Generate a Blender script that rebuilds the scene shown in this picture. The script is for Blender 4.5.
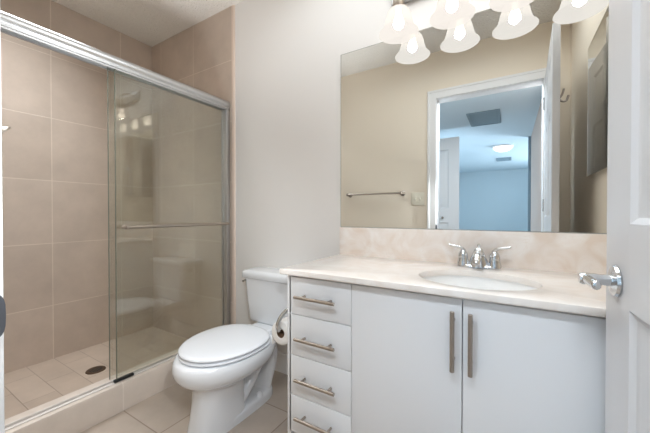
import bpy, bmesh, math, random
from mathutils import Vector, Matrix

for o in list(bpy.data.objects):
    bpy.data.objects.remove(o)
S = bpy.context.scene
C = S.collection
PI = math.pi
R = math.radians

# ------------------------------------------------------------------ camera
CAM_H = 0.985
cd = bpy.data.cameras.new('camera')
cam = bpy.data.objects.new('camera', cd); C.objects.link(cam)
cd.sensor_width = 36.0; cd.lens = 302.0 / 650.0 * 36.0
cd.clip_start = 0.01; cd.clip_end = 60
cam.location = (0, 0, CAM_H)
cam.rotation_euler = (R(90 - 0.57), 0, R(31.4))
S.camera = cam

# ------------------------------------------------------------------ world and lights
w = bpy.data.worlds.new('world'); S.world = w; w.use_nodes = True
w.node_tree.nodes['Background'].inputs[0].default_value = (0.75, 0.85, 1.0, 1)
w.node_tree.nodes['Background'].inputs[1].default_value = 0.3

def area(name, loc, target, sx, sy, power, col, spread=180):
    l = bpy.data.lights.new(name, 'AREA'); l.shape = 'RECTANGLE'; l.size = sx; l.size_y = sy
    l.energy = power; l.color = col; l.spread = R(spread)
    o = bpy.data.objects.new(name, l); C.objects.link(o); o.location = loc
    o.rotation_euler = (Vector(target) - Vector(loc)).to_track_quat('-Z', 'Y').to_euler()
    return o
# cool light of the hall entering from its ceiling just behind the doorway
area('hall_daylight', (-0.18, -0.19, 2.118), (-0.18, -0.185, 0.5), 0.74, 0.28, 22.0, (0.82, 0.91, 1.0))
def spot(name, loc, target, power, col, ang, blend, size):
    l = bpy.data.lights.new(name, 'SPOT'); l.energy = power; l.color = col
    l.spot_size = R(ang); l.spot_blend = blend; l.shadow_soft_size = size
    o = bpy.data.objects.new(name, l); C.objects.link(o); o.location = loc
    o.rotation_euler = (Vector(target) - Vector(loc)).to_track_quat('-Z', 'Y').to_euler()
# added fill spots, unseen: one up at the ceiling, one into the shower
spot('bounce_fill', (-1.10, 0.68, 0.80), (-1.45, 0.86, 2.41), 60.0, (0.95, 0.98, 1.0), 78, 1.0, 0.2)
spot('front_fill', (-0.10, 0.20, 1.15), (-2.4, 0.95, 0.72), 24.0, (0.94, 0.98, 1.0), 84, 0.7, 0.0)
# added fill panels at the ceiling over room and shower, out of view
area('room_fill', (-0.32, 0.93, 2.405), (-0.32, 0.931, 0), 1.34, 0.66, 9.6, (0.92, 0.97, 1.0), 165)
area('shower_fill', (-2.15, 0.50, 2.405), (-2.15, 0.501, 0), 0.6, 0.6, 9.0, (0.93, 0.97, 1.0), 100)
# the bedroom's window, round the corner of the hall
area('bedroom_daylight', (2.3, -4.4, 0.95), (-0.3, -1.6, 2.3), 1.6, 1.4, 240.0, (0.74, 0.88, 1.0))

# and an added fill panel behind the closet door to brighten the hall ceiling
area('hall_fill', (-1.40, -2.2, 0.95), (0.1, -1.7, 2.2), 1.0, 1.0, 22.0, (0.70, 0.86, 1.0))

S.view_settings.view_transform = 'Standard'
S.view_settings.look = 'None'
S.view_settings.exposure = 0.2
S.view_settings.gamma = 1.0
S.view_settings.use_curve_mapping = False
S.cycles.use_denoising = True
S.cycles.max_bounces = 14
S.cycles.diffuse_bounces = 6
S.cycles.glossy_bounces = 8
S.cycles.transparent_max_bounces = 20
S.cycles.caustics_reflective = False
S.cycles.caustics_refractive = False
S.cycles.sample_clamp_indirect = 6.0

BULB_E = 52.0          # glow of each vanity bulb

# ------------------------------------------------------------------ materials
def lin(c):
    return tuple(((v / 255) / 12.92 if v / 255 <= 0.04045 else ((v / 255 + 0.055) / 1.055) ** 2.4) for v in c)

def mat(name, rgb, rough=0.5, metal=0.0, coat=0.0, noise=0.0, nscale=8.0, bump=0.0, bscale=200.0, bdist=0.004):
    m = bpy.data.materials.new(name); m.use_nodes = True
    nt = m.node_tree; b = nt.nodes['Principled BSDF']
    col = lin(rgb) + (1,)
    b.inputs['Base Color'].default_value = col
    b.inputs['Roughness'].default_value = rough
    b.inputs['Metallic'].default_value = metal
    b.inputs['Coat Weight'].default_value = coat
    b.inputs['Coat Roughness'].default_value = 0.08
    tc = nt.nodes.new('ShaderNodeTexCoord')
    if noise > 0:
        n = nt.nodes.new('ShaderNodeTexNoise'); n.inputs['Scale'].default_value = nscale; n.inputs['Detail'].default_value = 5
        nt.links.new(tc.outputs['Object'], n.inputs['Vector'])
        mx = nt.nodes.new('ShaderNodeMix'); mx.data_type = 'RGBA'
        mx.inputs[6].default_value = tuple(v * (1 - noise) for v in col[:3]) + (1,)
        mx.inputs[7].default_value = tuple(min(1, v * (1 + noise)) for v in col[:3]) + (1,)
        nt.links.new(n.outputs['Fac'], mx.inputs[0]); nt.links.new(mx.outputs[2], b.inputs['Base Color'])
    if bump > 0:
        n2 = nt.nodes.new('ShaderNodeTexNoise'); n2.inputs['Scale'].default_value = bscale; n2.inputs['Detail'].default_value = 3
        nt.links.new(tc.outputs['Object'], n2.inputs['Vector'])
        bp = nt.nodes.new('ShaderNodeBump'); bp.inputs['Strength'].default_value = bump; bp.inputs['Distance'].default_value = bdist
        nt.links.new(n2.outputs['Fac'], bp.inputs['Height']); nt.links.new(bp.outputs['Normal'], b.inputs['Normal'])
    return m

def tile_mat(name, plane, u0, v0, tw, th, c1, c2, grout, offset=0.0, rough=0.35, mortar=0.0032):
    """square ceramic tiles laid on a plane ('xy','xz','yz') of the room"""
    m = bpy.data.materials.new(name); m.use_nodes = True
    nt = m.node_tree; b = nt.nodes['Principled BSDF']; L = nt.links.new
    tc = nt.nodes.new('ShaderNodeTexCoord'); sp = nt.nodes.new('ShaderNodeSeparateXYZ')
    L(tc.outputs['Object'], sp.inputs[0])
    def off(ax, d):
        a = nt.nodes.new('ShaderNodeMath'); a.operation = 'SUBTRACT'
        L(sp.outputs[ax.upper()], a.inputs[0]); a.inputs[1].default_value = d - 40 * (tw if ax == plane[0] else th)
        return a
    au, av = off(plane[0], u0), off(plane[1], v0)
    cb = nt.nodes.new('ShaderNodeCombineXYZ'); L(au.outputs[0], cb.inputs[0]); L(av.outputs[0], cb.inputs[1])
    br = nt.nodes.new('ShaderNodeTexBrick'); br.offset = offset; br.offset_frequency = 2; br.squash = 1.0
    br.inputs['Scale'].default_value = 1.0
    br.inputs['Brick Width'].default_value = tw; br.inputs['Row Height'].default_value = th
    br.inputs['Mortar Size'].default_value = mortar; br.inputs['Mortar Smooth'].default_value = 0.3
    br.inputs['Bias'].default_value = 0.0
    br.inputs['Color1'].default_value = lin(c1) + (1,); br.inputs['Color2'].default_value = lin(c2) + (1,)
    br.inputs['Mortar'].default_value = lin(grout) + (1,)
    L(cb.outputs[0], br.inputs['Vector'])
    n = nt.nodes.new('ShaderNodeTexNoise'); n.inputs['Scale'].default_value = 5.0; n.inputs['Detail'].default_value = 8; n.inputs['Roughness'].default_value = 0.62
    L(tc.outputs['Object'], n.inputs['Vector'])
    rp = nt.nodes.new('ShaderNodeMapRange'); rp.inputs[1].default_value = 0.3; rp.inputs[2].default_value = 0.7
    rp.inputs[3].default_value = 0.90; rp.inputs[4].default_value = 1.08
    L(n.outputs['Fac'], rp.inputs[0])
    hs = nt.nodes.new('ShaderNodeHueSaturation'); L(br.outputs['Color'], hs.inputs['Color']); L(rp.outputs[0], hs.inputs['Value'])
    L(hs.outputs[0], b.inputs['Base Color'])
    b.inputs['Roughness'].default_value = rough
    bp = nt.nodes.new('ShaderNodeBump'); bp.invert = True; bp.inputs['Strength'].default_value = 0.4; bp.inputs['Distance'].default_value = 0.002
    L(br.outputs['Fac'], bp.inputs['Height']); L(bp.outputs['Normal'], b.inputs['Normal'])
    return m

def stone_mat(name, base, vein, scale, rough=0.18, amount=1.0):
    m = bpy.data.materials.new(name); m.use_nodes = True
    nt = m.node_tree; b = nt.nodes['Principled BSDF']; L = nt.links.new
    tc = nt.nodes.new('ShaderNodeTexCoord')
    n1 = nt.nodes.new('ShaderNodeTexNoise'); n1.inputs['Scale'].default_value = scale; n1.inputs['Detail'].default_value = 9; n1.inputs['Distortion'].default_value = 1.6
    L(tc.outputs['Object'], n1.inputs['Vector'])
    cr = nt.nodes.new('ShaderNodeValToRGB'); e = cr.color_ramp.elements
    e[0].position = 0.36; e[0].color = (0, 0, 0, 1); e[1].position = 0.66; e[1].color = (amount, amount, amount, 1)
    L(n1.outputs['Fac'], cr.inputs[0])
    # thin hair veins where a second noise crosses its middle value
    n2 = nt.nodes.new('ShaderNodeTexNoise'); n2.inputs['Scale'].default_value = scale * 1.4; n2.inputs['Detail'].default_value = 7; n2.inputs['Distortion'].default_value = 2.5
    L(tc.outputs['Object'], n2.inputs['Vector'])
    sb = nt.nodes.new('ShaderNodeMath'); sb.operation = 'SUBTRACT'; L(n2.outputs['Fac'], sb.inputs[0]); sb.inputs[1].default_value = 0.5
    ab = nt.nodes.new('ShaderNodeMath'); ab.operation = 'ABSOLUTE'; L(sb.outputs[0], ab.inputs[0])
    mr = nt.nodes.new('ShaderNodeMapRange'); mr.inputs[1].default_value = 0.0; mr.inputs[2].default_value = 0.016; mr.inputs[3].default_value = 0.5 * amount; mr.inputs[4].default_value = 0.0
    L(ab.outputs[0], mr.inputs[0])
    mxf = nt.nodes.new('ShaderNodeMath'); mxf.operation = 'MAXIMUM'; L(cr.outputs[0], mxf.inputs[0]); L(mr.outputs[0], mxf.inputs[1])
    mx = nt.nodes.new('ShaderNodeMix'); mx.data_type = 'RGBA'
    mx.inputs[6].default_value = lin(base) + (1,); mx.inputs[7].default_value = lin(vein) + (1,)
    L(mxf.outputs[0], mx.inputs[0]); L(mx.outputs[2], b.inputs['Base Color'])
    b.inputs['Roughness'].default_value = rough
    return m

def glass_mat(name, tint):
    m = bpy.data.materials.new(name); m.use_nodes = True
    nt = m.node_tree; L = nt.links.new
    nt.nodes.remove(nt.nodes['Principled BSDF'])
    t = nt.nodes.new('ShaderNodeBsdfTransparent'); t.inputs[0].default_value = tint + (1,)
    g = nt.nodes.new('ShaderNodeBsdfGlossy'); g.inputs['Roughness'].default_value = 0.0; g.inputs[0].default_value = (1, 1, 1, 1)
    f = nt.nodes.new('ShaderNodeFresnel')      # a thin pane: the same reflection at its front and back face
    ge = nt.nodes.new('ShaderNodeNewGeometry'); mi_ = nt.nodes.new('ShaderNodeMapRange')
    mi_.inputs[3].default_value = 1.6; mi_.inputs[4].default_value = 1 / 1.6
    L(ge.outputs['Backfacing'], mi_.inputs[0]); L(mi_.outputs[0], f.inputs[0])
    mx = nt.nodes.new('ShaderNodeMixShader')
    L(f.outputs[0], mx.inputs[0]); L(t.outputs[0], mx.inputs[1]); L(g.outputs[0], mx.inputs[2])
    L(mx.outputs[0], nt.nodes['Material Output'].inputs[0])
    return m

def shade_mat(name):
    m = bpy.data.materials.new(name); m.use_nodes = True
    nt = m.node_tree; L = nt.links.new
    nt.nodes.remove(nt.nodes['Principled BSDF'])
    t = nt.nodes.new('ShaderNodeBsdfTranslucent'); t.inputs[0].default_value = (0.9, 0.85, 0.8, 1)
    p = nt.nodes.new('ShaderNodeBsdfTransparent'); p.inputs[0].default_value = (0.24, 0.235, 0.225, 1)
    c = nt.nodes.new('ShaderNodeMixShader'); c.inputs[0].default_value = 0.97; L(t.outputs[0], c.inputs[1]); L(p.outputs[0], c.inputs[2])
    e = nt.nodes.new('ShaderNodeEmission'); e.inputs[0].default_value = (1, 0.94, 0.88, 1); e.inputs[1].default_value = 0.62
    s = nt.nodes.new('ShaderNodeAddShader'); L(c.outputs[0], s.inputs[0]); L(e.outputs[0], s.inputs[1])
    L(s.outputs[0], nt.nodes['Material Output'].inputs[0])
    return m

def emit_mat(name, col, strength):
    m = bpy.data.materials.new(name); m.use_nodes = True
    nt = m.node_tree; nt.nodes.remove(nt.nodes['Principled BSDF'])
    e = nt.nodes.new('ShaderNodeEmission'); e.inputs[0].default_value = col + (1,); e.inputs[1].default_value = strength
    nt.links.new(e.outputs[0], nt.nodes['Material Output'].inputs[0]); return m

TILE1, TILE2, GROUT = (196, 181, 168), (190, 175, 162), (212, 199, 186)
M = dict(
    paint_warm_lit=mat('warm_lit_wall_paint', (240, 229, 212), 0.6, bump=0.06, bscale=260),  # wall paint with the lamps' warm cast mixed into its colour
    paint=mat('wall_paint', (227, 225, 223), 0.6, bump=0.06, bscale=260),
    hall_paint=mat('hall_paint', (196, 208, 214), 0.7),
    hall_ceiling=mat('hall_ceiling_paint', (190, 206, 216), 0.8),
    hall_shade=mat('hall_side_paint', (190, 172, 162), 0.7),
    ceiling=mat('popcorn_ceiling', (228, 224, 218), 0.9, noise=0.06, nscale=60, bump=1.0, bscale=75, bdist=0.012),
    tile_left=tile_mat('shower_tile_side', 'yz', 0.355, -0.055, 0.425, 0.42, TILE1, TILE2, GROUT),
    tile_back=tile_mat('shower_tile_back', 'xz', -2.063, -0.055, 0.43, 0.42, TILE1, TILE2, GROUT),
    tile_floor=tile_mat('floor_tile', 'xy', -1.33, 0.755, 0.423, 0.417, (178, 165, 153), (171, 158, 146), (138, 123, 110)),
    tile_pan=tile_mat('shower_floor_tile', 'xy', -2.30, 0.507, 0.33, 0.1375, (186, 170, 156), (178, 162, 148), (150, 135, 122), offset=0.5, mortar=0.0022),
    bullnose=mat('bullnose_tile', (214, 197, 184), 0.35, noise=0.04, nscale=12),
    trim=mat('white_trim_paint', (236, 236, 236), 0.4),
    door=mat('white_door_paint', (224, 224, 226), 0.38),
    cab=mat('white_cabinet_laminate', (233, 234, 236), 0.35),
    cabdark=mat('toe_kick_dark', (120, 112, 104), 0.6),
    stone=stone_mat('cream_stone_counter', (240, 235, 230), (234, 225, 217), 9, 0.16),
    marble=stone_mat('cream_marble_splash', (242, 237, 233), (224, 207, 192), 7.5, 0.2, 0.7),
    porcelain=mat('white_porcelain', (224, 227, 231), 0.10, coat=0.5),
    basin=mat('white_basin_glaze', (244, 244, 243), 0.12, coat=0.4),
    plastic=mat('white_plastic', (226, 229, 234), 0.22),
    chrome=mat('chrome', (212, 214, 216), 0.14, 1.0),
    satin=mat('satin_aluminium', (196, 197, 198), 0.34, 1.0),
    track=mat('pale_track_aluminium', (214, 208, 203), 0.55, 0.35),
    nickel=mat('brushed_nickel', (176, 166, 156), 0.32, 1.0, noise=0.06, nscale=60),
    steel=mat('dull_steel', (110, 112, 118), 0.4, 1.0),
    bronze=mat('bronze_drain', (96, 78, 64), 0.45, 0.8),
    black=mat('black_plastic', (22, 24, 26), 0.4),
    dark=mat('dark_gap', (40, 38, 36), 0.7),
    glass=glass_mat('shower_glass', (0.925, 0.935, 0.915)),
    glassedge=mat('green_glass_edge', (112, 116, 106), 0.2),
    mirror=mat('mirror_silver', (240, 243, 243), 0.0, 1.0),
    mirroredge=mat('mirror_edge', (142, 144, 138), 0.3),
    paper=mat('toilet_paper_white', (238, 236, 232), 0.9, bump=0.1, bscale=300),
    card=mat('brown_cardboard', (120, 92, 70), 0.9),
    shade=shade_mat('frosted_shade'),
    bulb=emit_mat('lamp_bulb', (1.0, 0.88, 0.76), BULB_E),
    hall_lamp=emit_mat('hall_lamp_glass', (1.0, 0.88, 0.74), 2.2),
    grille=mat('grey_vent_grille', (120, 140, 152), 0.5),
    switch=mat('ivory_switch', (236, 231, 214), 0.4),
)

# ------------------------------------------------------------------ mesh helpers
def box(bm, x0, y0, z0, x1, y1, z1, bev=0.0, seg=2, rot=None):
    r = bmesh.ops.create_cube(bm, size=1.0)
    vs = r['verts']
    for v in vs:
        v.co = Vector(((x0 + x1) / 2 + v.co.x * (x1 - x0), (y0 + y1) / 2 + v.co.y * (y1 - y0), (z0 + z1) / 2 + v.co.z * (z1 - z0)))
    if bev > 0:
        es = list({e for v in vs for e in v.link_edges})
        bmesh.ops.bevel(bm, geom=es, offset=bev, segments=seg, profile=0.5, affect='EDGES')

def ring_faces(bm, rings, closed=True, cap0=True, cap1=True):
    vr = [[bm.verts.new(p) for p in ring] for ring in rings]
    n = len(vr[0])
    for a, b in zip(vr, vr[1:]):
        for i in range(n if closed else n - 1):
            j = (i + 1) % n
            bm.faces.new((a[i], a[j], b[j], b[i]))
    if cap0: bm.faces.new(list(reversed(vr[0])))
    if cap1: bm.faces.new(vr[-1])
    return vr

def tube(bm, pts, r, seg=14, flat=None):
    """round tube along pts; r scalar or list; flat=(fx) squashes the section"""
    pts = [Vector(p) for p in pts]; n = len(pts)
    rs = r if isinstance(r, (list, tuple)) else [r] * n
    tang = []
    for i in range(n):
        a = pts[max(i - 1, 0)]; b = pts[min(i + 1, n - 1)]
        tang.append((b - a).normalized())
    up = Vector((0, 0, 1)) if abs(tang[0].z) < 0.9 else Vector((1, 0, 0))
    nrm = (up - tang[0] * up.dot(tang[0])).normalized()
    rings = []
    for i in range(n):
        t = tang[i]
        nrm = (nrm - t * nrm.dot(t)).normalized()
        bn = t.cross(nrm)
        k = flat if flat else 1.0
        rings.append([pts[i] + nrm * (math.cos(2 * PI * q / seg) * rs[i]) + bn * (math.sin(2 * PI * q / seg) * rs[i] * k) for q in range(seg)])
    ring_faces(bm, rings)

def smooth_path(pts, n=6):
    """Catmull-Rom through pts"""
    P = [Vector(p) for p in pts]; out = []
    for i in range(len(P) - 1):
        p0 = P[max(i - 1, 0)]; p1 = P[i]; p2 = P[i + 1]; p3 = P[min(i + 2, len(P) - 1)]
        for k in range(n):
            t = k / n
            out.append(0.5 * ((2 * p1) + (p2 - p0) * t + (2 * p0 - 5 * p1 + 4 * p2 - p3) * t * t + (3 * p1 - p0 - 3 * p2 + p3) * t ** 3))
    out.append(P[-1]); return out

def lathe(bm, prof, c, axis='Z', seg=36, cap0=True, cap1=True, sx=1.0, sy=1.0):
    """prof = [(radius, height)], axis through point c"""
    rings = []
    c = Vector(c)
    for (r, h) in prof:
        ring = []
        for q in range(seg):
            a = 2 * PI * q / seg
            u, v = math.cos(a) * r * sx, math.sin(a) * r * sy
            if axis == 'Z': p = Vector((u, v, h))
            elif axis == 'Y': p = Vector((v, h, u))
            else: p = Vector((h, u, v))
            ring.append(c + p)
        rings.append(ring)
    ring_faces(bm, rings, True, cap0, cap1)

def prism(bm, prof, axis, a0, a1):
    """closed 2-D outline prof extruded along axis ('X': prof=(y,z), 'Y': prof=(x,z), 'Z': prof=(x,y))"""
    def P(p, a):
        return Vector((a, p[0], p[1])) if axis == 'X' else Vector((p[0], a, p[1])) if axis == 'Y' else Vector((p[0], p[1], a))
    ring_faces(bm, [[P(p, a0) for p in prof], [P(p, a1) for p in prof]])

def link(name, bm, m, parent=None, smooth=True, ang=35, base=None):
    bmesh.ops.recalc_face_normals(bm, faces=bm.faces)
    if base is not None:
        bmesh.ops.translate(bm, verts=bm.verts, vec=-Vector(base))
    me = bpy.data.meshes.new(name); bm.to_mesh(me); bm.free()
    if isinstance(m, (list, tuple)):
        for k in m: me.materials.append(k)
    else: me.materials.append(m)
    if smooth:
        for p in me.polygons: p.use_smooth = True
        me.set_sharp_from_angle(angle=R(ang))
    o = bpy.data.objects.new(name, me); C.objects.link(o)
    if parent is not None: o.parent = parent
    return o

def root_base(p):
    b = Vector((0, 0, 0))
    while p is not None:
        b += Vector(p.location); p = p.parent
    return b

def part(name, bm, m, parent, **k):
    return link(name, bm, m, parent, base=root_base(parent), **k)

def tag(o, label, cat=None, group=None, kind=None):
    o['label'] = label
    if cat: o['category'] = cat
    if group: o['group'] = group
    if kind: o['kind'] = kind
    return o

def thing(name, label, cat, loc=(0, 0, 0), group=None, kind=None):
    o = bpy.data.objects.new(name, None); C.objects.link(o); o.location = loc
    o.empty_display_size = 0.1
    return tag(o, label, cat, group, kind or 'thing')

def struct(name, bm, m, label, smooth=False):
    o = link(name, bm, m, smooth=smooth); return tag(o, label, None, None, 'structure')

NB = bmesh.new

# ------------------------------------------------------------------ room dimensions (metres)
D = 1.46           # back wall
YF = 0.10          # front wall, inner face
YH = -0.02         # front wall, hall face
XL = -2.63         # shower's long wall
XR = 0.375         # right wall
ZC = 2.415         # ceiling
XT = -1.64         # end of the tiles / outer face of the kerb
OL, OR_, OH = -0.553, 0.215, 1.995   # doorway
HZ = 2.13          # hall ceiling
HX0, HX1, HY1 = -1.45, 2.5, -6.4

# ------------------------------------------------------------------ setting
bm = NB(); box(bm, XT - 0.02, YH - 7, -0.1, HX1 + 0.1, D + 0.1, 0.0); struct('floor', bm, M['tile_floor'], 'beige ceramic tile bathroom floor around the toilet')
bm = NB(); box(bm, XL - 0.1, YF - 0.1, -0.1, XT - 0.02, D + 0.1, 0.004); struct('floor_shower', bm, M['tile_pan'], 'beige tile floor of the shower behind the kerb')
bm = NB(); box(bm, XL - 0.12, YH, ZC, XR + 0.12, D + 0.12, ZC + 0.1); struct('ceiling', bm, M['ceiling'], 'rough popcorn textured bathroom ceiling')
bm = NB(); box(bm, XT + 0.02, D, 0, XR + 0.12, D + 0.12, ZC); struct('wall_back', bm, M['paint'], 'painted back wall behind toilet, mirror and vanity')
bm = NB(); box(bm, XL - 0.12, D - 0.008, 0, XT, D + 0.12, ZC); struct('wall_shower_back', bm, M['tile_back'], 'tiled short wall at the far end of the shower')
bm = NB(); box(bm, XL - 0.12, YF, 0, XL, D - 0.008, ZC); struct('wall_left', bm, M['tile_left'], 'long tiled wall of the shower')
bm = NB(); box(bm, XR, YF, 0, XR + 0.12, D, ZC); struct('wall_right', bm, M['paint_warm_lit'], 'painted wall right of the vanity, seen in the mirror')
bm = NB()
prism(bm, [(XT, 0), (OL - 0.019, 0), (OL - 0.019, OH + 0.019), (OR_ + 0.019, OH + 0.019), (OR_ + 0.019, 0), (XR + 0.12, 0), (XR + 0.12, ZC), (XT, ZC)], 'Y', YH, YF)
struct('wall_front', bm, M['paint_warm_lit'], 'painted wall with the doorway, seen in the mirror')
bm = NB(); box(bm, XL - 0.12, YH, 0, XT, YF, ZC); struct('wall_shower_front', bm, M['tile_back'], 'tiled short wall at the near end of the shower')
# pale bullnose strip that ends the tiles on the back wall
bm = NB()
prism(bm, [(XT, D - 0.009), (XT + 0.012, D - 0.009), (XT + 0.021, D - 0.006), (XT + 0.026, D), (XT, D)], 'Z', 0.0, ZC)
struct('trim_1', bm, M['bullnose'], 'pale bullnose tile strip between shower tiles and painted wall', True)
# kerb with rounded outer top edge
bm = NB()
kp = [(XT - 0.12, 0.0), (XT, 0.0), (XT, 0.126), (XT - 0.004, 0.136), (XT - 0.014, 0.14), (XT - 0.12, 0.14)]
prism(bm, kp, 'Y', YF, D - 0.008)
struct('trim_2', bm, tile_mat('kerb_tile', 'yz', 0.755, -0.2, 0.417, 0.5, (208, 197, 187), (203, 192, 182), (218, 208, 199)), 'low tiled shower kerb with rounded edge', True)
# baseboard
bm = NB()
bp_ = [(D, 0.0), (D - 0.014, 0.0), (D - 0.014, 0.095), (D - 0.010, 0.105), (D - 0.010, 0.113), (D - 0.004, 0.12), (D, 0.12)]
prism(bm, bp_, 'X', XT + 0.028, -0.77)
struct('baseboard_back', bm, M['trim'], 'white baseboard on the back wall beside the toilet', True)
# doorway: jamb lining and casing on the bathroom side
bm = NB()
box(bm, OL - 0.018, YH - 0.002, 0, OL, YF + 0.001, OH + 0.018, 0.002); box(bm, OR_, YH - 0.002, 0, OR_ + 0.018, YF + 0.001, OH + 0.018, 0.002)
box(bm, OL + 0.0005, YH - 0.002, OH, OR_ - 0.0005, YF + 0.001, OH + 0.018, 0.002)
cpath = [((OL - 0.005, 0.0), (-1, 0)), ((OL - 0.005, OH + 0.005), (-1, 1)), ((OR_ + 0.005, OH + 0.005), (1, 1)), ((OR_ + 0.005, 0.0), (1, 0))]
cprof = [(0.0, 0.0), (0.0, 0.0150), (0.0008, 0.0158), (0.050, 0.0155), (0.056, 0.021), (0.068, 0.021), (0.073, 0.016), (0.073, 0.0)]
ring_faces(bm, [[(p[0] + d[0] * u, YF + v, p[1] + d[1] * u) for (u, v) in cprof] for (p, d) in cpath])
jamb = struct('trim_3', bm, M['trim'], 'white door frame around the bathroom doorway', True)
bm = NB()
pp = []
for k in range(24):
    a = 2 * PI * k / 24; pp.append((YF - 0.0020 + 0.0185 * math.copysign(abs(math.cos(a)) ** 0.6, math.cos(a)), 0.855 + 0.030 * math.copysign(abs(math.sin(a)) ** 0.6, math.sin(a))))
prism(bm, pp, 'X', OL - 0.0045, OL + 0.0022)
sp = part('strike_plate', bm, M['steel'], jamb); sp['label'] = 'dull steel strike plate'

# hall beyond the doorway (seen in the mirror)
bm = NB(); box(bm, HX0 - 0.1, HY1 - 0.1, HZ, HX1 + 0.1, YH, HZ + 0.1); struct('ceiling_hall', bm, M['hall_ceiling'], 'low hall ceiling seen through the doorway in the mirror')
bm = NB(); box(bm, HX0 - 0.1, HY1 - 0.1, 0, HX1 + 0.1, HY1, HZ); struct('wall_hall_end', bm, M['hall_paint'], 'far wall of the hall seen in the mirror')
bm = NB(); box(bm, HX0 - 0.1, HY1, 0, HX0, YH, HZ); struct('wall_hall_left', bm, M['hall_paint'], 'side wall of the hall behind the panel door')
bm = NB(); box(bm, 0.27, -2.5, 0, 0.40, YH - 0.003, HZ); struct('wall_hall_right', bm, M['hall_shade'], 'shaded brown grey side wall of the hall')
bm = NB(); box(bm, HX1, HY1, 0, HX1 + 0.1, YH, HZ); box(bm, XR + 0.12, YH - 0.001, 0, HX1, YF, HZ); struct('wall_bedroom_right', bm, M['hall_paint'], 'wall round the corner of the hall')
bm = NB(); box(bm, 0.235, -2.56, 0, 0.42, -2.5, HZ, 0.004); struct('trim_4', bm, M['grille'], 'blue grey corner trim at the end of the hall wall')

# ------------------------------------------------------------------ panel doors
def panel_door_mesh(bm, w, h, t, cols, rows, mirror_side=True):
    """leaf from x=0 (hinge) to x=w, front face y=0, back face y=t; raised panels on both faces"""
    box(bm, 0, 0.010, 0.008, w, t - 0.010, h, 0.0)
    # stiles and rails stand proud of the recessed panel field
    xs = []; st = min(0.136, w * 0.3); mid = 0.10
    pw = (w - 2 * st - (cols - 1) * mid) / cols
    for c in range(cols): xs.append((st + c * (pw + mid), st + c * (pw + mid) + pw))
    for (f0, f1) in ((0.0, 0.011), (t - 0.011, t)):
        box(bm, 0, f0, 0.008, st, f1, h, 0.0015); box(bm, w - st, f0, 0.008, w, f1, h, 0.0015)
        for c in range(cols - 1): box(bm, xs[c][1], f0, 0.008, xs[c + 1][0], f1, h, 0.0015)
        zz = [0.008] + [v for r in rows for v in r] + [h]
        for k in range(0, len(zz), 2):
            box(bm, st - 0.002, f0, zz[k], w - st + 0.002, f1, zz[k + 1], 0.0015)
        sgn = 1 if f0 == 0 else -1
        y_out = 0.0 if f0 == 0 else t
        for (a, b) in xs:
            for (z0, z1) in rows:
                rings = []
                for (ins, dep) in ((0.0, 0.0), (0.006, 0.0035), (0.012, 0.0075), (0.018, 0.0085), (0.022, 0.0085), (0.048, 0.0025), (0.052, 0.0022)):
                    y = y_out + sgn * dep
                    rings.append([(a + ins, y, z0 + ins), (b - ins, y, z0 + ins), (b - ins, y, z1 - ins), (a + ins, y, z1 - ins)])
                ring_faces(bm, rings, True, False, True)

DOOR_W, DOOR_T, DOOR_H = 0.765, 0.034, 1.985
DA = R(2.2)
E0 = Vector((0.189, 0.92, 0))
t_dir = Vector((math.sin(DA), -math.cos(DA), 0))
hinge = E0 + t_dir * DOOR_W
d1 = thing('door_1', 'white panelled room door standing open beside the vanity', 'door', tuple(hinge), kind='structure')
# local x runs from the hinge to the free edge, local y into the leaf's thickness
d1.rotation_euler = (0, 0, math.atan2(-t_dir.y, -t_dir.x))
def dpart(name, bm, m, parent=d1, **k): return link(name, bm, m, parent, **k)
bm = NB(); panel_door_mesh(bm, DOOR_W, DOOR_H, DOOR_T, 2, [(0.16, 0.80), (0.965, 1.56), (1.66, 1.88)])
# camera side must be local y = 0: the leaf's thickness then lies on local -y or +y
flip = -1
for v in bm.verts: v.co.y *= flip
dpart('door_panel', bm, M['door'], ang=20)
KX, KZ = DOOR_W - 0.072, 0.845
def lever_set(side, y0):
    bm = NB()
    lathe(bm, [(0.0, 0), (0.031, 0), (0.0325, side * 0.003), (0.030, side * 0.008), (0.018, side * 0.011), (0.0, side * 0.012)], (KX, y0, KZ), 'Y', 32, False, False)
    h = dpart('door_handle', bm, M['chrome']); h['label'] = 'chrome lever handle'
    bm = NB(); lathe(bm, [(0.012, side * 0.008), (0.011, side * 0.03), (0.0125, side * 0.034), (0.0125, side * 0.05), (0.013, side * 0.056), (0.010, side * 0.062)], (KX, y0, KZ), 'Y', 24); dpart('neck', bm, M['chrome'], h)
    bm = NB()
    pts = smooth_path([(KX + 0.006, y0 + side * 0.050, KZ + 0.001), (KX - 0.010, y0 + side * 0.051, KZ + 0.001), (KX - 0.028, y0 + side * 0.048, KZ - 0.001), (KX - 0.044, y0 + side * 0.046, KZ - 0.003), (KX - 0.056, y0 + side * 0.045, KZ - 0.003)], 5)
    n = len(pts); tube(bm, pts, [0.006] + [0.0100] * (n - 4) + [0.0095, 0.0075, 0.004], 16, 0.85)
    dpart('lever', bm, M['chrome'], h)
lever_set(1, 0.0)
lever_set(-1, -DOOR_T)
for hz in (0.25, 1.0, 1.75):
    bm = NB(); lathe(bm, [(0.006, 0), (0.006, 0.09)], (-0.004, 0.004, hz), 'Z', 12); dpart('hinge', bm, M['chrome'])
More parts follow.
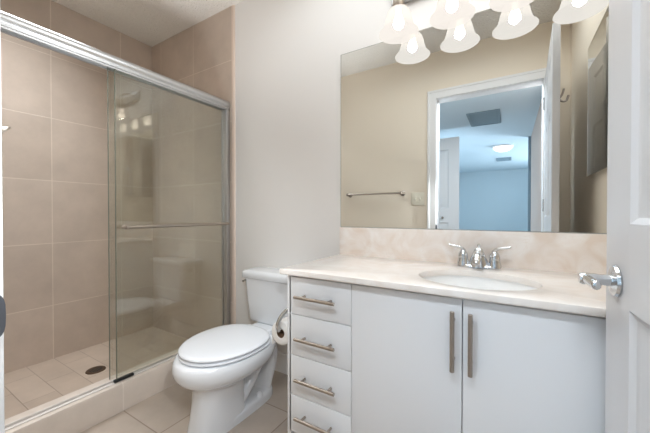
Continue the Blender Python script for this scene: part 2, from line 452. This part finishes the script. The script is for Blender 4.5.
# robe hook on the hidden face of the leaf
bm = NB()
hx = DOOR_W - 0.135
lathe(bm, [(0.0, 0.0), (0.016, 0.0), (0.016, -0.004), (0.012, -0.007), (0.0, -0.008)], (hx, -DOOR_T, 1.62), 'Y', 24, False, False)
tube(bm, smooth_path([(hx, -DOOR_T - 0.005, 1.62), (hx, -DOOR_T - 0.022, 1.606), (hx, -DOOR_T - 0.038, 1.61), (hx, -DOOR_T - 0.046, 1.635)], 5), 0.0055, 12)
tube(bm, smooth_path([(hx, -DOOR_T - 0.005, 1.625), (hx, -DOOR_T - 0.018, 1.645), (hx, -DOOR_T - 0.026, 1.675)], 5), 0.005, 12)
hk = dpart('robe_hook', bm, M['nickel']); hk['label'] = 'brushed nickel robe hook'

# narrow panelled closet door in the hall
d2 = thing('door_2', 'white panelled closet door in the hall seen in the mirror', 'door', (-1.02, -1.5, 0), kind='structure')
bm = NB(); panel_door_mesh(bm, 0.44, 2.02, 0.03, 1, [(0.16, 0.86), (1.06, 1.86)])
for v in bm.verts: v.co.y *= -1
dpart('door_panel', bm, M['door'], d2, ang=20)
bm = NB(); lathe(bm, [(0.007, 0.0), (0.007, 0.015), (0.014, 0.022), (0.015, 0.03), (0.009, 0.036), (0.0, 0.037)], (0.235, 0.0, 0.93), 'Y', 20, True, False); kn = dpart('door_knob', bm, M['nickel'], d2); kn['label'] = 'small round metal knob'

# ------------------------------------------------------------------ shower enclosure
def top_round(cx, hw, z0, z1, r):
    p = [(cx - hw, z0), (cx + hw, z0)]
    for k in range(9):
        a = k / 8 * PI; p.append((cx + hw * math.cos(a), z1 - r + r * math.sin(a)))
    return p
sf = thing('shower_door_frame', 'silver metal shower door frame with rounded header rail', 'shower frame', (-1.685, 0.78, 0.14))
bm = NB()
hp = [(-1.712, 1.713), (-1.712, 1.735), (-1.709, 1.752), (-1.698, 1.764), (-1.683, 1.767), (-1.668, 1.763), (-1.657, 1.751), (-1.654, 1.737), (-1.656, 1.724), (-1.660, 1.719), (-1.660, 1.715), (-1.657, 1.713), (-1.657, 1.706), (-1.662, 1.703), (-1.662, 1.697), (-1.666, 1.697), (-1.666, 1.711), (-1.700, 1.711), (-1.700, 1.697), (-1.708, 1.697)]
prism(bm, hp, 'Y', YF + 0.002, D - 0.010); part('header_rail', bm, M['satin'], sf)
for (a, b) in ((D - 0.034, D - 0.009), (YF + 0.001, YF + 0.026)):
    bm = NB()
    box(bm, -1.706, a, 0.14, -1.660, b, 1.697, 0.002)
    yo = a if a > 1 else b
    box(bm, -1.712, min(yo, yo + (-0.006 if a > 1 else 0.006)), 0.14, -1.700, max(yo, yo + (-0.006 if a > 1 else 0.006)), 1.697, 0.001)
    box(bm, -1.668, min(yo, yo + (-0.006 if a > 1 else 0.006)), 0.14, -1.658, max(yo, yo + (-0.006 if a > 1 else 0.006)), 1.697, 0.001)
    part('wall_jamb', bm, M['satin'], sf)
bm = NB()
box(bm, -1.706, YF + 0.03, 0.14, -1.662, D - 0.036, 0.145, 0.002); box(bm, -1.684, YF + 0.03, 0.145, -1.678, D - 0.036, 0.156, 0.001)
part('bottom_track', bm, M['track'], sf)
bm = NB(); box(bm, -1.676, 0.725, 0.1455, -1.657, 0.815, 0.158, 0.002); g = part('track_guide', bm, M['black'], sf); g['label'] = 'black plastic sliding guide'
bm = NB(); box(bm, -1.671, D - 0.045, 0.905, -1.655, D - 0.034, 0.925, 0.002); g = part('bumper', bm, M['black'], sf); g['label'] = 'black rubber bumper'

def glass_panel(x, y0, y1, label):
    t = thing('shower_glass_panel', label, 'glass panel', (x, (y0 + y1) / 2, 0.158), 'sliding shower glass panels')
    bm = NB(); box(bm, x - 0.003, y0 + 0.003, 0.159, x + 0.003, y1 - 0.003, 1.704); part('glass', bm, M['glass'], t)
    bm = NB(); box(bm, x - 0.0032, y0, 0.159, x + 0.0032, y0 + 0.003, 1.704); e = part('edge', bm, M['glassedge'], t); e['label'] = 'grey green polished glass edge'
    return t
gi = glass_panel(-1.692, 0.716, 1.41, 'clear sliding glass shower panel behind the one with the towel bar')
go = glass_panel(-1.667, 0.736, 1.424, 'clear sliding glass shower panel carrying the long towel bar')
bz, bx = 0.917, -1.615
bm = NB(); tube(bm, [(bx, 0.772, bz), (bx, 1.372, bz)], 0.0088, 16)
for yy, s in ((0.772, -1), (1.372, 1)):
    lathe(bm, [(0.0075, 0), (0.011, s * 0.003), (0.011, s * 0.012), (0.006, s * 0.016), (0.008, s * 0.022), (0.008, s * 0.026), (0.0, s * 0.036)], (bx, yy, bz), 'Y', 20, True, False)
tb = part('towel_bar', bm, M['nickel'], go); tb['label'] = 'brushed metal towel bar'
for yy in (0.778, 1.366):
    bm = NB(); tube(bm, [(bx, yy, bz), (-1.664, yy, bz)], 0.006, 12); lathe(bm, [(0.013, 0), (0.013, 0.005), (0.008, 0.008)], (-1.6635, yy, bz), 'X', 20); part('bar_post', bm, M['nickel'], tb)

# drain and shower head
dr = thing('shower_drain', 'round bronze drain grate in the shower floor', 'drain', (-2.205, 0.858, 0.004))
bm = NB(); lathe(bm, [(0.0, 0.004), (0.034, 0.004), (0.037, 0.0045), (0.050, 0.004), (0.052, 0.001), (0.052, 0.0)], (-2.205, 0.858, 0.004), 'Z', 40, False, True); part('rim', bm, M['bronze'], dr)
bm = NB()
for k in range(-3, 4):
    hwid = math.sqrt(max(0.0, 0.034 ** 2 - (k * 0.0095) ** 2)) * 0.95
    box(bm, -2.205 - hwid, 0.858 + k * 0.0095 - 0.0024, 0.0075, -2.205 + hwid, 0.858 + k * 0.0095 + 0.0024, 0.0088)
part('slot_grate', bm, M['dark'], dr)
sh = thing('shower_sprayer', 'chrome shower spray head on a short arm before the tiled wall', 'shower head', (-2.2, YF, 1.52))
bm = NB(); lathe(bm, [(0.0, 0.001), (0.03, 0.001), (0.028, 0.006), (0.012, 0.012), (0.0, 0.013)], (-2.2, YF, 1.52), 'Y', 28, False, False); part('wall_flange', bm, M['chrome'], sh)
bm = NB(); tube(bm, smooth_path([(-2.2, YF + 0.005, 1.52), (-2.2, YF + 0.12, 1.525), (-2.2, YF + 0.24, 1.485), (-2.2, YF + 0.325, 1.428)], 6), 0.010, 16); part('arm', bm, M['chrome'], sh)
bm = NB()
ax = Vector((0, 0.72, -0.69)).normalized(); c0 = Vector((-2.2, YF + 0.32, 1.435))
rings = []
u_ = Vector((1, 0, 0)); v_ = ax.cross(u_)
for (r, h) in ((0.012, 0), (0.014, 0.02), (0.03, 0.035), (0.042, 0.048), (0.043, 0.056), (0.036, 0.058)):
    rings.append([c0 + ax * h + (u_ * math.cos(2 * PI * q / 28) + v_ * math.sin(2 * PI * q / 28)) * r for q in range(28)])
ring_faces(bm, rings); part('spray_head', bm, M['nickel'], sh)

# ------------------------------------------------------------------ toilet
TX = -1.166
def egg(yf, yb, hw, z, n=44, yc=None, nb=2.7, nf=2.0):
    yc = 1.0 if yc is None else yc
    out = []
    for k in range(n):
        a = 2 * PI * k / n
        c, s = math.cos(a), math.sin(a)
        e = nf if s < 0 else nb
        x = hw * math.copysign(abs(c) ** (2 / e), c)
        y = yc + (yc - yf if s < 0 else yb - yc) * math.copysign(abs(s) ** (2 / e), s)
        out.append((TX + x, y, z))
    return out
to = thing('toilet', 'white porcelain toilet with elongated bowl and closed lid', 'toilet', (TX, 1.1, 0.0))
bm = NB()
rings = [egg(0.796, 1.06, 0.088, 0.0, yc=0.95, nb=5, nf=2.4), egg(0.800, 1.06, 0.088, 0.02, yc=0.95, nb=5, nf=2.4), egg(0.812, 1.055, 0.084, 0.07, yc=0.95, nb=5, nf=2.4), egg(0.822, 1.05, 0.083, 0.13, yc=0.95, nb=5, nf=2.4), egg(0.827, 1.06, 0.087, 0.190, yc=0.96, nb=4, nf=2.3),
         egg(0.822, 1.10, 0.098, 0.212, yc=0.98), egg(0.805, 1.14, 0.124, 0.226, yc=0.99), egg(0.782, 1.17, 0.150, 0.240), egg(0.760, 1.20, 0.172, 0.259),
         egg(0.745, 1.22, 0.186, 0.282), egg(0.741, 1.235, 0.191, 0.308), egg(0.745, 1.24, 0.190, 0.328), egg(0.755, 1.235, 0.185, 0.341)]
ring_faces(bm, rings)
part('bowl', bm, M['porcelain'], to, ang=60)
bm = NB()
rings = [egg(0.83, 1.275, 0.090, 0.0, yc=1.05, nb=3.6, nf=3), egg(0.83, 1.275, 0.090, 0.030, yc=1.05, nb=3.6, nf=3), egg(0.84, 1.270, 0.087, 0.042, yc=1.05, nb=3.6, nf=3), egg(0.86, 1.255, 0.078, 0.049, yc=1.05, nb=3.6, nf=3)]
ring_faces(bm, rings); part('foot', bm, M['porcelain'], to, ang=60)
bm = NB()
pth = smooth_path([(TX, 1.00, 0.07), (TX, 1.06, 0.095), (TX, 1.13, 0.165), (TX, 1.195, 0.245), (TX, 1.245, 0.272), (TX, 1.278, 0.235), (TX, 1.27, 0.16), (TX, 1.245, 0.095), (TX, 1.22, 0.03)], 6)
n = len(pth); tube(bm, pth, [0.039 - 0.004 * i / (n - 1) for i in range(n)], 24, 2.0)
part('trapway', bm, M['porcelain'], to, ang=60)
bm = NB()
rings = [[(TX + sx * w_, y, z) for (sx, y) in ((-1, 1.17), (1, 1.17), (1, 1.43), (-1, 1.43))] for (w_, z) in ((0.075, 0.27), (0.115, 0.30), (0.12, 0.338))]
ring_faces(bm, rings)
bmesh.ops.bevel(bm, geom=list(bm.edges), offset=0.012, segments=3, affect='EDGES')
part('tank_deck', bm, M['porcelain'], to, ang=60)
# seat ring and lid
bm = NB()
rings = [egg(0.782, 1.182, 0.176, 0.3435, nb=3), egg(0.774, 1.188, 0.182, 0.3470, nb=3), egg(0.772, 1.19, 0.184, 0.3520, nb=3), egg(0.776, 1.186, 0.180, 0.3570, nb=3), egg(0.794, 1.17, 0.164, 0.3575, nb=3)]
ring_faces(bm, rings); part('seat', bm, M['plastic'], to, ang=60)
bm = NB()
rings = [egg(0.786, 1.186, 0.173, 0.3615, nb=2.4), egg(0.776, 1.196, 0.181, 0.3635, nb=2.4), egg(0.772, 1.200, 0.185, 0.3670, nb=2.4), egg(0.772, 1.200, 0.185, 0.3705, nb=2.4), egg(0.776, 1.196, 0.181, 0.3755, nb=2.4), egg(0.792, 1.18, 0.168, 0.3795, nb=2.4), egg(0.84, 1.13, 0.12, 0.3825, nb=2.6), egg(0.92, 1.06, 0.05, 0.3840, nb=2.2)]
ring_faces(bm, rings); part('lid', bm, M['plastic'], to, ang=60)
bm = NB(); tube(bm, [(TX - 0.085, 1.214, 0.352), (TX + 0.085, 1.214, 0.352)], 0.008, 16)
for s in (-1, 1): lathe(bm, [(0.016, 0.341), (0.016, 0.352), (0.011, 0.360)], (TX + s * 0.075, 1.218, 0), 'Z', 20)
part('lid_hinge', bm, M['plastic'], to, ang=50)
# tank
def rrect(x0, x1, y0, y1, r, z, n=6):
    out = []
    for (cx, cy, a0) in ((x1 - r, y1 - r, 0), (x0 + r, y1 - r, PI / 2), (x0 + r, y0 + r, PI), (x1 - r, y0 + r, 1.5 * PI)):
        for k in range(n + 1):
            a = a0 + k / n * PI / 2; out.append((cx + r * math.cos(a), cy + r * math.sin(a), z))
    return out
bm = NB()
rings = []
for (z, hw, yf) in ((0.338, 0.176, 1.322), (0.344, 0.184, 1.316), (0.357, 0.187, 1.312), (0.46, 0.201, 1.308), (0.600, 0.216, 1.304)):
    rings.append(rrect(TX - hw, TX + hw, yf, 1.448, 0.035, z))
ring_faces(bm, rings); part('tank', bm, M['porcelain'], to, ang=50)
bm = NB()
rings = []
for (z, d) in ((0.598, 0.006), (0.603, 0.0), (0.626, -0.001), (0.637, 0.003), (0.643, 0.012), (0.645, 0.03)):
    rings.append(rrect(TX - 0.230 + d, TX + 0.230 - d, 1.292 + d, 1.455 - d * 0.5, 0.035, z))
ring_faces(bm, rings); part('tank_lid', bm, M['porcelain'], to, ang=50)
bm = NB()
lathe(bm, [(0.012, 0.0), (0.012, -0.004), (0.006, -0.006), (0.006, -0.010)], (TX - 0.211, 1.345, 0.576), 'X', 18)
tube(bm, smooth_path([(TX - 0.220, 1.345, 0.576), (TX - 0.222, 1.330, 0.575), (TX - 0.221, 1.310, 0.572)], 5), [0.006] * 10 + [0.007], 12)
fh = part('flush_handle', bm, M['chrome'], to); fh['label'] = 'chrome flush lever'
for s in (-1, 1):
    bm = NB(); lathe(bm, [(0.016, 0.040), (0.016, 0.056), (0.013, 0.064), (0.006, 0.069), (0.0, 0.070)], (TX + s * 0.071, 1.145, 0), 'Z', 20, True, False)
    part('bolt_cap', bm, M['plastic'], to, ang=60)

# ------------------------------------------------------------------ vanity
VX0, VX1, VY = -0.768, XR - 0.002, 0.965
CT0, CT1 = 0.742, 0.764
va = thing('vanity_cabinet', 'white slab front vanity cabinet with four drawers and two doors', 'cabinet', (-0.2, 1.2, 0))
bm = NB()
box(bm, VX0, VY + 0.0, 0.0, VX0 + 0.018, D - 0.004, CT0 - 0.0005, 0.001)
box(bm, VX1 - 0.018, VY + 0.02, 0.0, VX1, D - 0.004, CT0 - 0.0005, 0.001)
box(bm, VX0 + 0.018, VY + 0.0205, 0.105, VX1 - 0.018, VY + 0.030, CT0 - 0.0005)
box(bm, VX0 + 0.018, VY + 0.03, 0.10, VX1 - 0.018, D - 0.004, 0.118)
box(bm, -0.490, VY + 0.03, 0.118, -0.472, D - 0.004, 0.60)
part('carcass', bm, M['cab'], va, ang=30)
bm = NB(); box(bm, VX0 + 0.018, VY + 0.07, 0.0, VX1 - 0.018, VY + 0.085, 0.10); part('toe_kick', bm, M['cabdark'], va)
def bar_pull(parent, a, b, post_dir_len, posts):
    a = Vector(a); b = Vector(b); d = (b - a)
    bm = NB()
    tube(bm, [a, a + d * 0.004, b - d * 0.004, b], [0.0055, 0.0065, 0.0065, 0.0055], 14)
    for t in posts:
        p = a + d * t; tube(bm, [p, p + Vector((0, post_dir_len, 0))], 0.005, 12)
    h = part('pull_handle', bm, M['nickel'], parent); h['label'] = 'brushed nickel bar pull'
zs = [0.733, 0.582, 0.418, 0.256, 0.105]
hz = [0.660, 0.496, 0.335, 0.185]
for k in range(4):
    bm = NB(); box(bm, -0.758, VY, zs[k + 1] + 0.0015, -0.4805, VY + 0.019, zs[k] - 0.0015, 0.0012)
    dw = part('drawer', bm, M['cab'], va, ang=30)
    bar_pull(dw, (-0.712, VY - 0.03, hz[k]), (-0.533, VY - 0.03, hz[k]), 0.031, (0.17, 0.83))
for (x0, x1, px) in ((-0.4785, -0.1175, -0.140), (-0.1145, 0.2465, -0.092)):
    bm = NB(); box(bm, x0, VY, zs[4] + 0.0015, x1, VY + 0.019, zs[0] - 0.0015, 0.0012)
    cdoor = part('cabinet_door', bm, M['cab'], va, ang=30)
    bar_pull(cdoor, (px, VY - 0.03, 0.525), (px, VY - 0.03, 0.701), 0.031, (0.17, 0.83))
bm = NB(); box(bm, 0.2485, VY, 0.105, VX1, VY + 0.0195, zs[0], 0.001); part('filler_panel', bm, M['cab'], va, ang=30)

# countertop with an oval cut-out
SX, SY, SA, SB = -0.098, 1.142, 0.185, 0.150
ct = thing('countertop', 'cream stone vanity countertop with an oval sink cutout', 'countertop', (SX, SY, CT0))
bm = NB()
X0, X1, Y0, Y1 = -0.787, XR - 0.001, 0.938, D - 0.021
N = 72
angs = [2 * PI * k / N for k in range(N)]
corner = [math.atan2(y - SY, x - SX) % (2 * PI) for (x, y) in ((X1, Y1), (X0, Y1), (X0, Y0), (X1, Y0))]
angs = sorted(set(angs + corner))
def on_rect(a):
    c, s = math.cos(a), math.sin(a); t = 1e9
    if c > 1e-9: t = min(t, (X1 - SX) / c)
    if c < -1e-9: t = min(t, (X0 - SX) / c)
    if s > 1e-9: t = min(t, (Y1 - SY) / s)
    if s < -1e-9: t = min(t, (Y0 - SY) / s)
    return (SX + c * t, SY + s * t)
def on_ell(a, k=0.0):
    c, s = math.cos(a), math.sin(a); t = 1 / math.sqrt((c / (SA + k)) ** 2 + (s / (SB + k)) ** 2); return (SX + c * t, SY + s * t)
def inset(p, d):
    return (min(max(p[0], X0 + d), X1 - d), min(max(p[1], Y0 + d), Y1 - d))
prof = []
for (kind, k, z) in (('e', 0.0, CT0), ('e', 0.0, CT1 - 0.003), ('e', 0.001, CT1 - 0.001), ('e', 0.003, CT1), ('r', 0.004, CT1), ('r', 0.001, CT1 - 0.0015), ('r', 0.0, CT1 - 0.004), ('r', 0.0, CT0 + 0.003), ('r', 0.002, CT0)):
    prof.append([((on_ell(a, k) if kind == 'e' else inset(on_rect(a), k)) + (z,)) for a in angs])
prof.append(prof[0])
vr = [[bm.verts.new(p) for p in ring] for ring in prof[:-1]]
vr.append(vr[0]); n = len(angs)
for a, b in zip(vr, vr[1:]):
    for i in range(n):
        bm.faces.new((a[i], a[(i + 1) % n], b[(i + 1) % n], b[i]))
part('slab', bm, M['stone'], ct, ang=30)
bm = NB(); box(bm, X0, D - 0.0205, CT1 - 0.022, X1, D - 0.0005, 0.911, 0.002)
tag(link('backsplash', bm, M['marble']), 'cream veined marble backsplash between countertop and mirror', 'backsplash')
# sink
sk = thing('sink_basin', 'white oval undermount sink basin in the countertop', 'sink', (SX, SY, 0.6))
bm = NB()
rings = []
def ell(k, z, sc=1.0): return [(SX + (SA + k) * sc * math.cos(2 * PI * q / 56), SY + (SB + k) * sc * math.sin(2 * PI * q / 56), z) for q in range(56)]
inner = [(0.006, 0.7415, 1), (0.004, 0.735, 1), (-0.004, 0.70, 1), (-0.018, 0.66, 1), (0, 0.63, 0.75), (0, 0.612, 0.50), (0, 0.604, 0.25), (0, 0.602, 0.12)]
outer = [(0, 0.594, 0.12), (0, 0.595, 0.3), (0, 0.602, 0.55), (0, 0.62, 0.82), (-0.008, 0.65, 1), (0.008, 0.70, 1), (0.020, 0.735, 1), (0.022, 0.7415, 1)]
rings = [ell(*v) for v in [(k, z, s) for (k, z, s) in inner]] + [ell(*v) for v in outer]
vr = [[bm.verts.new(p) for p in ring] for ring in rings]; vr.append(vr[0])
for a, b in zip(vr, vr[1:]):
    for i in range(56): bm.faces.new((a[i], a[(i + 1) % 56], b[(i + 1) % 56], b[i]))
part('bowl', bm, M['basin'], sk, ang=60)
bm = NB(); lathe(bm, [(0.0, 0.6045), (0.014, 0.6045), (0.020, 0.6035), (0.023, 0.601), (0.020, 0.597)], (SX, SY, 0), 'Z', 28, False, True); x = part('drain', bm, M['chrome'], sk); x['label'] = 'chrome drain ring'

# faucet
FX, FY = -0.106, 1.372
fa = thing('faucet', 'polished chrome two handle faucet behind the sink', 'faucet', (FX, FY, CT1))
bm = NB()
def obl(w_, d_, z): return [(FX + w_ * math.copysign(abs(math.cos(a)) ** 0.75, math.cos(a)), FY + d_ * math.copysign(abs(math.sin(a)) ** 0.85, math.sin(a)), z) for a in [2 * PI * q / 48 for q in range(48)]]
ring_faces(bm, [obl(0.080, 0.026, CT1), obl(0.081, 0.027, CT1 + 0.004), obl(0.079, 0.025, CT1 + 0.010), obl(0.074, 0.021, CT1 + 0.014)])
part('base_plate', bm, M['chrome'], fa, ang=50)
bm = NB()
lathe(bm, [(0.041, CT1 + 0.006), (0.037, CT1 + 0.018), (0.031, CT1 + 0.035), (0.025, CT1 + 0.052), (0.020, CT1 + 0.064), (0.016, CT1 + 0.073), (0.010, CT1 + 0.079), (0.0, CT1 + 0.081)], (FX, FY, 0), 'Z', 32, True, False, 1.0, 0.75)
pts = smooth_path([(FX, FY + 0.004, CT1 + 0.044), (FX, FY - 0.026, CT1 + 0.058), (FX, FY - 0.060, CT1 + 0.057), (FX, FY - 0.090, CT1 + 0.043), (FX, FY - 0.100, CT1 + 0.028)], 6)
n = len(pts); tube(bm, pts, [0.017 - 0.006 * i / (n - 1) for i in range(n)], 20, 1.15)
part('spout', bm, M['chrome'], fa, ang=50)
for s in (-1, 1):
    hxc = FX + s * 0.0575
    bm = NB()
    lathe(bm, [(0.025, CT1 + 0.008), (0.023, CT1 + 0.020), (0.0185, CT1 + 0.036), (0.0195, CT1 + 0.042), (0.018, CT1 + 0.054), (0.013, CT1 + 0.063), (0.009, CT1 + 0.070), (0.0, CT1 + 0.073)], (hxc, FY, 0), 'Z', 28, True, False)
    h = part('handle', bm, M['chrome'], fa, ang=50)
    bm = NB()
    pts = smooth_path([(hxc - s * 0.006, FY, CT1 + 0.066), (hxc + s * 0.006, FY - 0.002, CT1 + 0.078), (hxc + s * 0.022, FY - 0.007, CT1 + 0.084), (hxc + s * 0.042, FY - 0.012, CT1 + 0.088), (hxc + s * 0.054, FY - 0.014, CT1 + 0.092)], 5)
    n = len(pts); tube(bm, pts, [0.0070 - 0.0030 * i / (n - 1) for i in range(n)], 14, 1.5)
    part('lever', bm, M['chrome'], h, ang=50)
bm = NB(); tube(bm, [(FX, FY + 0.022, CT1 + 0.010), (FX, FY + 0.022, CT1 + 0.086)], 0.003, 10); lathe(bm, [(0.0, 0.082), (0.006, 0.084), (0.007, 0.09), (0.004, 0.096), (0.0, 0.097)], (FX, FY + 0.022, CT1), 'Z', 16, False, False); part('lift_rod', bm, M['chrome'], fa)

# ------------------------------------------------------------------ mirror, vanity light, medicine cabinet
MX0, MX1, MZ0, MZ1 = -0.787, XR - 0.003, 0.9115, 1.847
mi = thing('wall_mirror', 'large frameless rectangular mirror above the vanity', 'mirror', ((MX0 + MX1) / 2, D, MZ0))
bm = NB(); box(bm, MX0 + 0.0025, D - 0.0065, MZ0 + 0.0025, MX1, D - 0.0045, MZ1 - 0.0025); part('silvered_glass', bm, M['mirror'], mi, smooth=False)
bm = NB()
box(bm, MX0, D - 0.0065, MZ0, MX0 + 0.0025, D - 0.0005, MZ1); box(bm, MX0, D - 0.0065, MZ1 - 0.0025, MX1, D - 0.0005, MZ1); box(bm, MX0, D - 0.0065, MZ0, MX1, D - 0.0005, MZ0 + 0.0025)
part('edge', bm, M['mirroredge'], mi, smooth=False)

LY, LZ = 1.34, 1.795
vl = thing('vanity_light', 'four lamp vanity light with white bell glass shades above the mirror', 'vanity light', (-0.1, D, 2.04))
bm = NB(); box(bm, -0.50, D - 0.022, 2.00, 0.30, D - 0.0005, 2.09, 0.006, 3); part('back_plate', bm, M['satin'], vl)
for lx in (-0.430, -0.206, 0.016, 0.236):
    bm = NB()
    tube(bm, smooth_path([(lx, D - 0.02, 2.045), (lx, D - 0.06, 2.05), (lx, LY + 0.015, 2.035), (lx, LY, 2.0), (lx, LY, 1.94)], 6), 0.007, 12)
    lathe(bm, [(0.010, 1.955), (0.026, 1.945), (0.028, 1.910), (0.024, 1.902)], (lx, LY, 0), 'Z', 24)
    part('lamp_arm', bm, M['nickel'], vl)
    bm = NB()
    prof = [(0.022, LZ + 0.112), (0.030, LZ + 0.111), (0.041, LZ + 0.104), (0.050, LZ + 0.090), (0.056, LZ + 0.070), (0.061, LZ + 0.048), (0.067, LZ + 0.028), (0.076, LZ + 0.010), (0.087, LZ)]
    inn = [(r - 0.003, z - 0.001) for (r, z) in prof]
    rings = [[(lx + r * math.cos(2 * PI * q / 40), LY + r * math.sin(2 * PI * q / 40), z) for q in range(40)] for (r, z) in prof + inn[::-1]]
    ring_faces(bm, rings, True, False, False)
    s = part('lamp_shade', bm, M['shade'], vl, ang=60)
    bm = NB()
    lathe(bm, [(0.0, 0.006), (0.010, 0.008), (0.019, 0.016), (0.0235, 0.028), (0.022, 0.042), (0.015, 0.062), (0.012, 0.085), (0.012, 0.105)], (lx, LY, LZ + 0.014), 'Z', 24, False, True)
    part('bulb', bm, M['bulb'], s, ang=60)

mc = thing('medicine_cabinet', 'mirror fronted medicine cabinet on the side wall, seen in the large mirror', 'medicine cabinet', (XR, 0.955, 1.19))
bm = NB(); box(bm, XR - 0.012, 0.755, 1.192, XR - 0.0005, 1.155, 1.875); part('cabinet_body', bm, M['trim'], mc)
bm = NB()
rings = [[(XR - 0.012, 0.75, 1.187), (XR - 0.012, 1.16, 1.187), (XR - 0.012, 1.16, 1.88), (XR - 0.012, 0.75, 1.88)], [(XR - 0.015, 0.75, 1.187), (XR - 0.015, 1.16, 1.187), (XR - 0.015, 1.16, 1.88), (XR - 0.015, 0.75, 1.88)], [(XR - 0.018, 0.775, 1.212), (XR - 0.018, 1.135, 1.212), (XR - 0.018, 1.135, 1.855), (XR - 0.018, 0.775, 1.855)]]
ring_faces(bm, rings); part('mirror_door', bm, M['mirror'], mc, smooth=False)

# ------------------------------------------------------------------ things on the front wall, seen in the mirror
tr = thing('towel_rail', 'brushed metal towel rail on the front wall, seen in the mirror', 'towel rail', (-1.13, YF, 1.174))
bm = NB(); tube(bm, [(-1.405, YF + 0.06, 1.174), (-0.855, YF + 0.06, 1.174)], 0.008, 16); part('bar', bm, M['nickel'], tr)
for xx in (-1.405, -0.855):
    bm = NB(); lathe(bm, [(0.024, 0.0005), (0.024, 0.006), (0.013, 0.012), (0.010, 0.03), (0.012, 0.046), (0.014, 0.056), (0.014, 0.068), (0.008, 0.076), (0.0, 0.077)], (xx, YF, 1.174), 'Y', 24, True, False); part('bracket', bm, M['nickel'], tr)
sw = thing('light_switch', 'ivory two gang light switch plate beside the doorway, seen in the mirror', 'light switch', (-0.715, YF, 1.12))
bm = NB(); box(bm, -0.775, YF + 0.0005, 1.060, -0.657, YF + 0.006, 1.178, 0.002); part('wall_plate', bm, M['switch'], sw)
for xx in (-0.739, -0.693):
    bm = NB(); box(bm, xx - 0.005, YF + 0.005, 1.107, xx + 0.005, YF + 0.014, 1.131, 0.002); part('toggle', bm, M['switch'], sw)

# ------------------------------------------------------------------ toilet paper
th_ = thing('toilet_paper_holder', 'curved chrome paper holder on the side of the vanity', 'paper holder', (VX0, 1.05, 0.53))
bm = NB(); lathe(bm, [(0.022, -0.0005), (0.022, -0.005), (0.012, -0.010), (0.0, -0.011)], (VX0, 1.02, 0.588), 'X', 24, True, False); part('wall_plate', bm, M['chrome'], th_)
bm = NB(); tube(bm, smooth_path([(VX0 - 0.006, 1.02, 0.588), (VX0 - 0.030, 1.005, 0.578), (VX0 - 0.050, 0.985, 0.550), (VX0 - 0.060, 0.975, 0.515), (VX0 - 0.062, 0.985, 0.4905), (VX0 - 0.062, 1.03, 0.487), (VX0 - 0.062, 1.10, 0.484)], 7), 0.0085, 14); part('arm', bm, M['chrome'], th_)
RX, RZ = VX0 - 0.062, 0.475
tp = thing('toilet_paper_roll', 'white toilet paper roll hanging beside the vanity', 'toilet paper', (RX, 1.045, RZ))
bm = NB()
rings = [[(RX + r * math.cos(2 * PI * q / 40), y, RZ + r * math.sin(2 * PI * q / 40)) for q in range(40)] for (r, y) in ((0.0205, 0.996), (0.048, 0.995), (0.050, 0.997), (0.050, 1.093), (0.048, 1.095), (0.0205, 1.095))]
ring_faces(bm, rings, True, False, False)
# loose end of the sheet hanging at the back
prism(bm, [(RX - 0.050, RZ), (RX - 0.0490, RZ), (RX - 0.0480, RZ - 0.06), (RX - 0.0490, RZ - 0.06)], 'Y', 0.997, 1.093)
part('paper', bm, M['paper'], tp, ang=50)
bm = NB()
rings = [[(RX + r * math.cos(2 * PI * q / 32), y, RZ + r * math.sin(2 * PI * q / 32)) for q in range(32)] for (r, y) in ((0.0205, 0.9955), (0.0205, 1.0945), (0.0190, 1.0945), (0.0190, 0.9955))]
rings.append(rings[0]); ring_faces(bm, rings, True, False, False); c = part('core', bm, M['card'], tp); c['label'] = 'brown cardboard core'

# ------------------------------------------------------------------ hall fittings, seen in the mirror
hl = thing('ceiling_lamp', 'lit flush dome lamp on the hall ceiling, seen in the mirror', 'ceiling lamp', (-0.10, -3.05, HZ))
bm = NB(); lathe(bm, [(0.155, 0.0), (0.155, -0.018), (0.145, -0.022)], (-0.10, -3.05, HZ), 'Z', 40); part('base_ring', bm, M['trim'], hl)
bm = NB(); lathe(bm, [(0.148, -0.018), (0.142, -0.04), (0.118, -0.066), (0.07, -0.088), (0.0, -0.096)], (-0.10, -3.05, HZ), 'Z', 40, True, False); part('glass_dome', bm, M['hall_lamp'], hl, ang=60)
def vent(name, x0, x1, y0, y1, label, n):
    t = thing(name, label, 'vent', ((x0 + x1) / 2, (y0 + y1) / 2, HZ))
    bm = NB()
    f = 0.022
    box(bm, x0, y0, HZ - 0.008, x0 + f, y1, HZ - 0.0005, 0.002); box(bm, x1 - f, y0, HZ - 0.008, x1, y1, HZ - 0.0005, 0.002)
    box(bm, x0, y0, HZ - 0.008, x1, y0 + f, HZ - 0.0005, 0.002); box(bm, x0, y1 - f, HZ - 0.008, x1, y1, HZ - 0.0005, 0.002)
    part('frame', bm, M['grille'], t)
    bm = NB()
    for k in range(n):
        y = y0 + f + (k + 0.5) * (y1 - y0 - 2 * f) / n; h = (y1 - y0 - 2 * f) / n * 0.42
        prism(bm, [(y - h, HZ - 0.001), (y + h, HZ - 0.006), (y + h, HZ - 0.0045), (y - h, HZ + 0.0005)], 'X', x0 + f, x1 - f)
    part('louvers', bm, M['grille'], t, smooth=False)
vent('return_air_grille', -0.43, -0.095, -0.93, -1.48, 'large grey grille in the hall ceiling, seen in the mirror', 16)
vent('supply_vent', -0.24, 0.03, -4.30, -4.70, 'small vent behind the hall ceiling lamp, seen in the mirror', 8)
